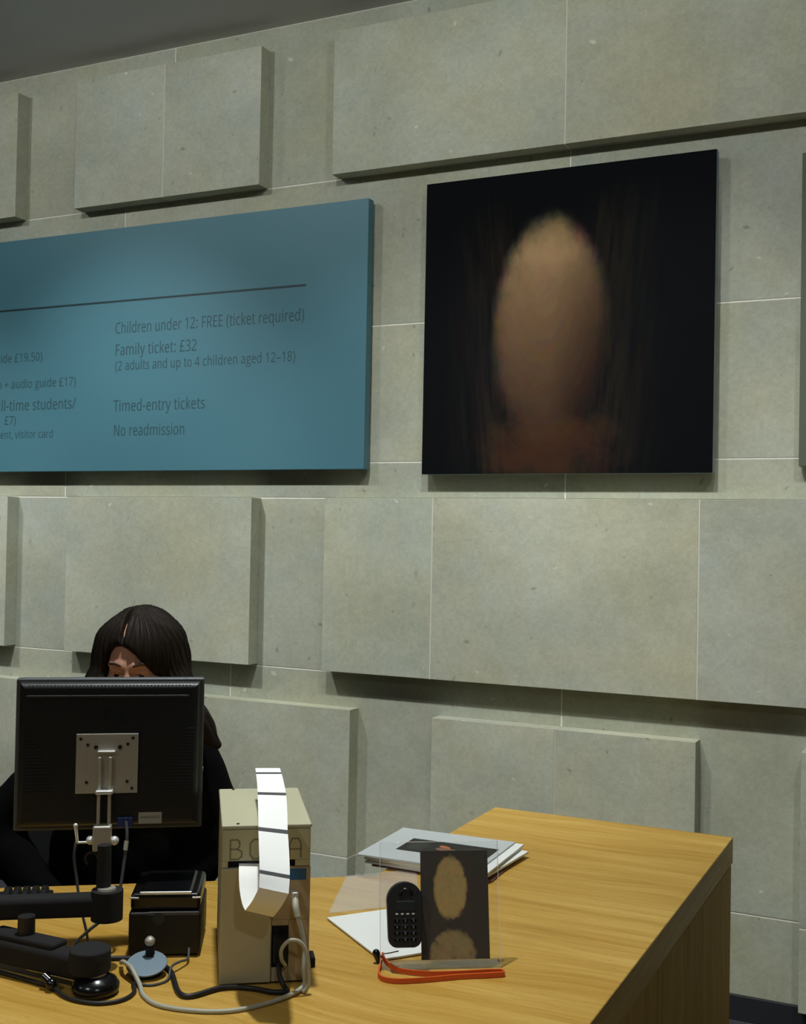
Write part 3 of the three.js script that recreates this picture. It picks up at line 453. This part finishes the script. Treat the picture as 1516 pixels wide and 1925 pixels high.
part('card', tilt(span(0.08, 0.2145, 0.012, 0.2145, 0.0006, 0.0014, 0.0002)), std({ color: 0x3a372f, roughness: 0.6 }), card);
part('printed_face', tilt(at(new THREE.PlaneGeometry(0.134, 0.202), 0.1473, 0.1133, 0.0018)), std({ map: cardMap, roughness: 0.5 }), card);
const set = thing('audio_handset', 'black keypad handset mounted upright on the acrylic stand beside the card', 'audio guide', SP, SA);
{
  const G = (g) => tilt(at(g, 0.0465, 0.098, 0.0022));
  const s = new THREE.Shape(); s.moveTo(-0.031, -0.04); s.quadraticCurveTo(-0.0305, -0.057, -0.016, -0.0585); s.lineTo(0.016, -0.0585); s.quadraticCurveTo(0.0305, -0.057, 0.031, -0.04); s.lineTo(0.0335, 0.026); s.absarc(0, 0.026, 0.0335, 0, Math.PI, false); s.lineTo(-0.031, -0.04);
  part('body', G(new THREE.ExtrudeGeometry(s, { depth: 0.014, bevelEnabled: true, bevelThickness: 0.004, bevelSize: 0.0015, bevelSegments: 4, curveSegments: 24 })), M.black, set).position.z = 0.004;
  const F = (g) => { const m = G(g); m.translate(0, 0, 0.004); return m; };
  const Z = 0.0182;
  part('earpiece', F(at(new THREE.TorusGeometry(0.011, 0.003, 8, 28, Math.PI), 0.002, 0.036, Z)), M.blackGloss, set);
  part('display', F(box(0.036, 0.017, 0.002, 0.002, 0.017, Z, 0.001)), std({ color: 0x2b302f, roughness: 0.15 }), set);
  for (let k = 0; k < 4; k++) part('indicator', F(box(0.0055, 0.003, 0.0016, -0.016 + k * 0.0105, 0.0015, Z, 0.0007)), std({ color: 0xb9bab2, roughness: 0.4 }), set);
  for (let r = 0; r < 4; r++) for (let k = 0; k < 3; k++) { const kk = part('key', F(box(0.012, 0.0078, 0.0022, -0.0158 + k * 0.0158, -0.0105 - r * 0.0115, Z, 0.001, 2)), M.blackGloss, set); const ch = '123456789*0#'[r * 3 + k]; const t = new TextGeometry(ch, { font, size: 0.0042, depth: 0.0002, curveSegments: 2 }); t.center(); part('key_mark', F(at(t, -0.0158 + k * 0.0158, -0.0105 - r * 0.0115, Z + 0.0013)), std({ color: 0x77777c, roughness: 0.6 }), kk); }
}
const lan = thing('lanyard', 'orange-red lanyard looped along the foot of the acrylic stand', 'lanyard');
{
  const flat = (pts, w, t, n = 120) => { const c = new THREE.CatmullRomCurve3(pts.map((p) => V(...p)), false, 'centripetal'); const sh = new THREE.Shape(); sh.moveTo(-t / 2, -w / 2); sh.lineTo(t / 2, -w / 2); sh.lineTo(t / 2, w / 2); sh.lineTo(-t / 2, w / 2); const F = c.computeFrenetFrames(n); const P = []; const pos = []; for (let i = 0; i <= n; i++) { const p = c.getPoint(i / n), tan = c.getTangent(i / n), side = V().crossVectors(tan, V(0, 1, 0)).normalize(), up = V().crossVectors(side, tan).normalize(); const q = (a, b) => p.clone().addScaledVector(side, a * t / 2).addScaledVector(up, b * w / 2); P.push([q(-1, -1), q(1, -1), q(1, 1), q(-1, 1)]); } const tri = (...v) => v.forEach((p) => pos.push(p.x, p.y, p.z)); for (let i = 0; i < n; i++) for (let k = 0; k < 4; k++) { const a = P[i][k], b = P[i][(k + 1) % 4], d = P[i + 1][(k + 1) % 4], e = P[i + 1][k]; tri(a, b, d); tri(a, d, e); } for (const e of [P[0], P[n]]) { tri(e[0], e[1], e[2]); tri(e[0], e[2], e[3]); } const g = new THREE.BufferGeometry(); g.setAttribute('position', new THREE.Float32BufferAttribute(pos, 3)); g.computeVertexNormals(); g.setAttribute('uv', new THREE.Float32BufferAttribute(new Float32Array(pos.length / 3 * 2), 2)); return g; };
  const h = C + 0.0055;
  part('strap', flat([[-1.008, h + 0.012, -2.055], [-0.99, h + 0.008, -2.034], [-0.962, h + 0.002, -2.022], [-0.905, h, -2.034], [-0.85, h, -2.066], [-0.797, h, -2.104], [-0.779, h, -2.112], [-0.773, h, -2.103], [-0.79, h, -2.088], [-0.84, h, -2.052], [-0.9, h, -2.0], [-0.942, h, -1.973], [-0.965, h, -1.972], [-0.98, h, -1.985], [-0.992, h, -2.01], [-1.002, h + 0.006, -2.04]], 0.0095, 0.003), M.orange, lan);
  part('toggle', at(new THREE.CapsuleGeometry(0.0075, 0.013, 6, 14), -1.017, C + 0.0135, -2.052, 0.25, 0, 0.35), M.blackGloss, lan);
  part('cord', tube([[-1.008, C + 0.019, -2.055], [-0.99, C + 0.027, -2.04], [-0.962, C + 0.039, -2.031]], 0.0011, 20, 8), M.blackCable, lan);
}

// ------------------------------------------------------------------ the clerk
const sub = (a, b) => [a[0] - b[0], a[1] - b[1], a[2] - b[2]], dot = (a, b) => a[0] * b[0] + a[1] * b[1] + a[2] * b[2];
function cap(p, a, b, r0, r1) { const ab = sub(b, a), ap = sub(p, a), t = Math.max(0, Math.min(1, dot(ap, ab) / dot(ab, ab))); return Math.hypot(ap[0] - ab[0] * t, ap[1] - ab[1] * t, ap[2] - ab[2] * t) - (r0 + (r1 - r0) * t); }
function ell(p, c, r) { const x = (p[0] - c[0]) / r[0], y = (p[1] - c[1]) / r[1], z = (p[2] - c[2]) / r[2], k = Math.hypot(x, y, z); return (k - 1) * Math.min(...r) * 0.9 + (k - 1) * 0.1 * Math.max(...r); }
const smin = (a, b, k) => { const h = Math.max(k - Math.abs(a - b), 0) / k; return Math.min(a, b) - h * h * k / 4; };
const smax = (a, b, k) => -smin(-a, -b, k);
function mesh(f, c, half, cellSize) {
  const res = Math.min(150, Math.ceil(2 * half / cellSize) + 4), mc = new MarchingCubes(res, M.white, false, false, 400000); mc.isolation = 0;
  for (let z = 0; z < res; z++) for (let y = 0; y < res; y++) for (let x = 0; x < res; x++) { const edge = x < 2 || y < 2 || z < 2 || x > res - 3 || y > res - 3 || z > res - 3; mc.field[x + y * res + z * res * res] = edge ? -1 : -f([c[0] + (x / (res / 2) - 1) * half, c[1] + (y / (res / 2) - 1) * half, c[2] + (z / (res / 2) - 1) * half]); }
  mc.update(); const n = mc.count; const g = new THREE.BufferGeometry(), pos = new Float32Array(n * 3), nor = new Float32Array(n * 3);
  const P = mc.positionArray, e = half / 90;
  for (let i = 0; i < n; i++) {
    const q = [c[0] + P[i * 3] * half, c[1] + P[i * 3 + 1] * half, c[2] + P[i * 3 + 2] * half]; pos.set(q, i * 3);
    const d = [f([q[0] + e, q[1], q[2]]) - f([q[0] - e, q[1], q[2]]), f([q[0], q[1] + e, q[2]]) - f([q[0], q[1] - e, q[2]]), f([q[0], q[1], q[2] + e]) - f([q[0], q[1], q[2] - e])], l = Math.hypot(...d) || 1; nor.set(d.map((v) => v / l), i * 3);
  }
  g.setAttribute('position', new THREE.BufferAttribute(pos, 3)); g.setAttribute('normal', new THREE.BufferAttribute(nor, 3)); g.setAttribute('uv', new THREE.BufferAttribute(new Float32Array(n * 2), 2)); return metric(g);
}
const clerk = thing('person', 'seated clerk in black with long brown parted hair, head bent behind the monitor', 'person', [-1.80, 0, -2.34], TH - 0.02);
{
  const HX = -0.03, HY = 1.270, bow = 0.26, cb = Math.cos(bow), sb = Math.sin(bow);
  // head space: origin at the middle of the head, face toward +z, bowed forward
  const yaw = -0.24, cw = Math.cos(yaw), sw = Math.sin(yaw);
  const toHead = (p) => { const X = p[0] - HX, y = p[1] - HY, Z = p[2] - 0.005, x = X * cw - Z * sw, z = X * sw + Z * cw; return [x, y * cb + z * sb, -y * sb + z * cb]; };
  const face = (q) => {
    let d = ell(q, [0, 0.03, -0.012], [0.074, 0.086, 0.095]);
    d = smin(d, ell(q, [0, -0.03, 0.02], [0.062, 0.075, 0.07]), 0.03);
    d = smin(d, ell(q, [0, -0.088, 0.058], [0.028, 0.022, 0.024]), 0.03);
    d = smin(d, cap(q, [0, 0.012, 0.082], [0, -0.03, 0.105], 0.007, 0.012), 0.012);
    d = smin(d, cap(q, [-0.012, -0.034, 0.093], [0.012, -0.034, 0.093], 0.008, 0.008), 0.008);
    for (const s of [-1, 1]) {
      d = smin(d, cap(q, [s * 0.014, 0.022, 0.082], [s * 0.045, 0.02, 0.068], 0.008, 0.007), 0.014);
      d = smax(d, -ell(q, [s * 0.031, 0.003, 0.088], [0.018, 0.011, 0.014]), 0.012);
      d = smin(d, ell(q, [s * 0.031, 0.003, 0.066], [0.0125, 0.0125, 0.0125]), 0.003);
      d = smin(d, cap(q, [s * 0.019, 0.0085, 0.0795], [s * 0.043, 0.0075, 0.0735], 0.0062, 0.0058), 0.004);
      d = smin(d, ell(q, [s * 0.076, -0.01, -0.012], [0.01, 0.03, 0.018]), 0.006);
      d = smin(d, ell(q, [s * 0.042, -0.028, 0.06], [0.02, 0.018, 0.02]), 0.02);
    }
    d = smin(d, cap(q, [-0.02, -0.059, 0.076], [0.02, -0.059, 0.076], 0.0055, 0.0055), 0.006);
    d = smin(d, cap(q, [-0.016, -0.068, 0.075], [0.016, -0.068, 0.075], 0.0065, 0.0065), 0.006);
    return d;
  };
  const skin = (p) => { const d = face(toHead(p)); return smin(d, cap(p, [HX, HY - 0.05, -0.03], [-0.04, 1.06, -0.07], 0.05, 0.058), 0.035); };
  // hands: palm, four bent fingers of unequal length and a thumb on the inner side
  const hand = (wrist, s) => {
    const [wx, wy, wz] = wrist, bones = [[[wx, wy, wz - 0.06], [wx, wy, wz], 0.024, 0.022]];
    const lens = [0.036, 0.041, 0.038, 0.03];
    for (let k = 0; k < 4; k++) { const ox = (k - 1.5) * 0.0195, kx = wx + s * ox, kz = wz + 0.085 - Math.abs(k - 1.2) * 0.005, L = lens[k]; bones.push([[wx + s * ox * 0.6, wy, wz + 0.02], [kx, wy + 0.006, kz], 0.0135, 0.0105], [[kx, wy + 0.006, kz], [kx + s * ox * 0.12, wy + 0.006, kz + L], 0.0095, 0.0085], [[kx + s * ox * 0.12, wy + 0.006, kz + L], [kx + s * ox * 0.12, wy - 0.012, kz + L + 0.022], 0.0085, 0.0075]); }
    bones.push([[wx - s * 0.018, wy - 0.002, wz + 0.018], [wx - s * 0.044, wy - 0.006, wz + 0.052], 0.0125, 0.0105], [[wx - s * 0.044, wy - 0.006, wz + 0.052], [wx - s * 0.046, wy - 0.012, wz + 0.085], 0.0098, 0.008]);
    return (p) => { let d = 9; for (const [a, b, r0, r1] of bones) d = smin(d, cap(p, a, b, r0, r1), 0.006); return d; };
  };
  const skinMat = std({ color: 0xc3917a, roughness: 0.65, bumpMap: speckle, bumpScale: 0.0002 });
  const WR = [-0.2, 0.66, 0.07], WL = [0.06, 0.655, 0.06];
  part('body', join([mesh(skin, [-0.03, 1.22, 0], 0.22, 0.0034), mesh(hand(WR, 1), [WR[0], WR[1], WR[2] + 0.045], 0.125, 0.003), mesh(hand(WL, -1), [WL[0], WL[1], WL[2] + 0.045], 0.125, 0.003)]), skinMat, clerk);
  const head = (x, y, z) => { const yy = y * cb - z * sb, zz = y * sb + z * cb; return [x * cw + zz * sw + HX, yy + HY, -x * sw + zz * cw + 0.005]; };
  for (const s of [-1, 1]) { const e = part('eye', at(new THREE.SphereGeometry(0.0118, 20, 14), ...head(s * 0.031, 0.0022, 0.0675)), std({ color: 0xcfc8be, roughness: 0.25 }), clerk); part('iris', at(cyl(0.0055, 0.0055, 0.001, 0, 0, 0, 18, Math.PI / 2), ...head(s * 0.031, -0.0035, 0.0788)), std({ color: 0x2a1d14, roughness: 0.2 }), e); part('eyebrow', tube([head(s * 0.014, 0.024, 0.0905), head(s * 0.03, 0.029, 0.087), head(s * 0.048, 0.024, 0.074)], 0.0028, 16, 8), std({ color: 0x3a281c, roughness: 0.8 }), clerk); }
  // long hair parted a little to one side, falling over both shoulders
  const PARTX = -0.014;
  const hair = (p) => {
    const q = toHead(p), dx = q[0] - PARTX;
    let d = ell(q, [0.004, 0.036, -0.02], [0.096, 0.1, 0.112]);
    for (const s of [-1, 1]) {
      const X = (x) => HX + s * x + 0.004;
      d = smin(d, cap(p, [X(0.07), HY + 0.05, 0.015], [X(0.094), HY - 0.055, 0.03], 0.034, 0.03), 0.045);
      d = smin(d, cap(p, [X(0.06), HY + 0.0, -0.05], [X(0.085), HY - 0.13, -0.03], 0.055, 0.05), 0.05);
      d = smin(d, cap(p, [X(0.094), HY - 0.055, 0.03], [X(s > 0 ? 0.142 : 0.125), HY - 0.15, 0.05], 0.032, 0.03), 0.03);
      d = smin(d, cap(p, [X(s > 0 ? 0.142 : 0.12), HY - 0.14, 0.05], [X(s > 0 ? 0.19 : 0.115), HY - 0.195, 0.055], 0.032, 0.012), 0.03);
    }
    d = smin(d, cap(p, [HX, HY, -0.07], [HX, HY - 0.2, -0.13], 0.08, 0.075), 0.05);
    // strands
    const a = Math.atan2(q[0], q[2] + 0.02), y = q[1];
    d += 0.0016 * Math.sin(a * 34 + 2.2 * Math.sin(y * 30 + a * 3)) * Math.min(1, Math.abs(dx) * 40) + 0.0010 * Math.sin(a * 71 + 1.4 * Math.sin(y * 44));
    if (q[1] > 0.07) d += 0.022 * Math.exp(-(dx * dx) / 0.000012) * Math.min(1, Math.max(0, (q[2] + 0.05) * 20)) * Math.min(1, (q[1] - 0.07) * 40);
    // open over the face: a slanting oval from the parting
    const fx = q[0] - 0.004, fy = q[1] + 0.045, cr = Math.cos(0.3), sr = Math.sin(0.3);
    const f = ell([fx * cr + fy * sr, -fx * sr + fy * cr, q[2]], [0, 0, 0.1], [0.06, 0.122, 0.1]);
    d = smax(d, -f, 0.012);
    return d;
  };
  const hairMat = phy({ color: 0x1a120a, roughness: 0.65, specularIntensity: 0.4 });
  part('hair', mesh(hair, [-0.02, 1.21, -0.01], 0.235, 0.0034), hairMat, clerk);
  const top = (p) => {
    let d = smin(ell(p, [-0.04, 0.93, -0.1], [0.165, 0.24, 0.115]), ell(p, [-0.05, 0.70, -0.13], [0.2, 0.25, 0.12]), 0.1);
    d = smin(d, cap(p, [-0.04, 1.07, -0.075], [-0.04, 1.0, -0.08], 0.07, 0.12), 0.06);
    d = smin(d, cap(p, [-0.12, 1.055, -0.07], [0.05, 1.055, -0.07], 0.055, 0.055), 0.07);
    d = smin(d, cap(p, [0.1, 1.03, -0.06], [0.2, 0.83, -0.06], 0.066, 0.055), 0.05); d = smin(d, cap(p, [0.2, 0.83, -0.06], [WL[0], WL[1] + 0.008, WL[2] - 0.03], 0.052, 0.034), 0.03);
    d = smin(d, cap(p, [-0.19, 1.03, -0.06], [-0.39, 0.85, -0.08], 0.068, 0.058), 0.05); d = smin(d, cap(p, [-0.39, 0.85, -0.08], [WR[0], WR[1] + 0.008, WR[2] - 0.03], 0.06, 0.04), 0.03);
    d = smax(d, -ell(p, [-0.038, 1.125, -0.055], [0.062, 0.045, 0.06]), 0.01);
    return d + 0.002 * Math.sin(p[1] * 60 + p[0] * 22) * Math.sin(p[0] * 35 + p[2] * 30);
  };
  part('jumper', mesh(top, [-0.08, 0.81, -0.08], 0.42, 0.0075), phy({ color: 0x070708, roughness: 1, specularIntensity: 0.2, bumpMap: knit, bumpScale: 0.0006 }), clerk);
  const legs = (p) => {
    let d = ell(p, [-0.04, 0.56, -0.13], [0.17, 0.1, 0.14]);
    for (const s of [-1, 1]) { const x = -0.04 + s * 0.09; d = smin(d, cap(p, [x, 0.56, -0.11], [x + s * 0.04, 0.57, 0.27], 0.085, 0.062), 0.05); d = smin(d, cap(p, [x + s * 0.04, 0.57, 0.27], [x + s * 0.04, 0.1, 0.22], 0.06, 0.042), 0.03); }
    return d;
  };
  part('trousers', mesh(legs, [-0.04, 0.36, 0.05], 0.36, 0.009), std({ color: 0x121214, roughness: 0.9, bumpMap: knit, bumpScale: 0.0004 }), clerk);
  for (const s of [-1, 1]) { const x = -0.04 + s * 0.13; part('shoe', mesh((p) => Math.max(smin(cap(p, [x, 0.05, 0.21], [x, 0.035, 0.36], 0.046, 0.036), cap(p, [x, 0.1, 0.21], [x, 0.05, 0.22], 0.046, 0.046), 0.03), 0.001 - p[1]), [x, 0.07, 0.28], 0.16, 0.006), M.black, clerk); }
}
const chair = thing('office_chair', 'black office chair under the seated clerk', 'chair', [-1.80 - NX * 0.13 - UX * 0.04, 0, -2.34 - NZ * 0.13 - UZ * 0.04], TH);
{
  part('seat', span(-0.23, 0.23, 0.395, 0.462, -0.21, 0.2, 0.03, 4), M.blackMatt, chair);
  part('backrest', at(span(-0.32, 0.19, 0.52, 0.92, -0.03, 0.03, 0.028, 4), 0, 0, -0.2, -0.06), M.blackMatt, chair);
  part('back_bar', [tube([[0, 0.40, -0.16], [0, 0.41, -0.25], [0, 0.55, -0.275], [0, 0.72, -0.285]], 0.016, 30, 12)], M.black, chair);
  part('gas_column', [cyl(0.025, 0.025, 0.3, 0, 0.25, 0), cyl(0.05, 0.06, 0.04, 0, 0.385, 0)], M.black, chair);
  for (let k = 0; k < 5; k++) { const a = k * 1.2566 + 0.3, leg = part('foot_arm', at(span(0, 0.27, 0.07, 0.105, -0.02, 0.02, 0.008, 2), 0, 0, 0, 0, a), M.black, chair); part('castor', cyl(0.028, 0.028, 0.03, Math.cos(a) * 0.255, 0.0285, -Math.sin(a) * 0.255, 20, Math.PI / 2, 0, 0), M.rubber, leg); part('castor_stem', cyl(0.007, 0.007, 0.03, Math.cos(a) * 0.255, 0.062, -Math.sin(a) * 0.255, 12), M.steel, leg); }
}

scene.traverse((o) => { if (o.isMesh) { o.castShadow = true; o.receiveShadow = true; } });
renderer.render(scene, camera);
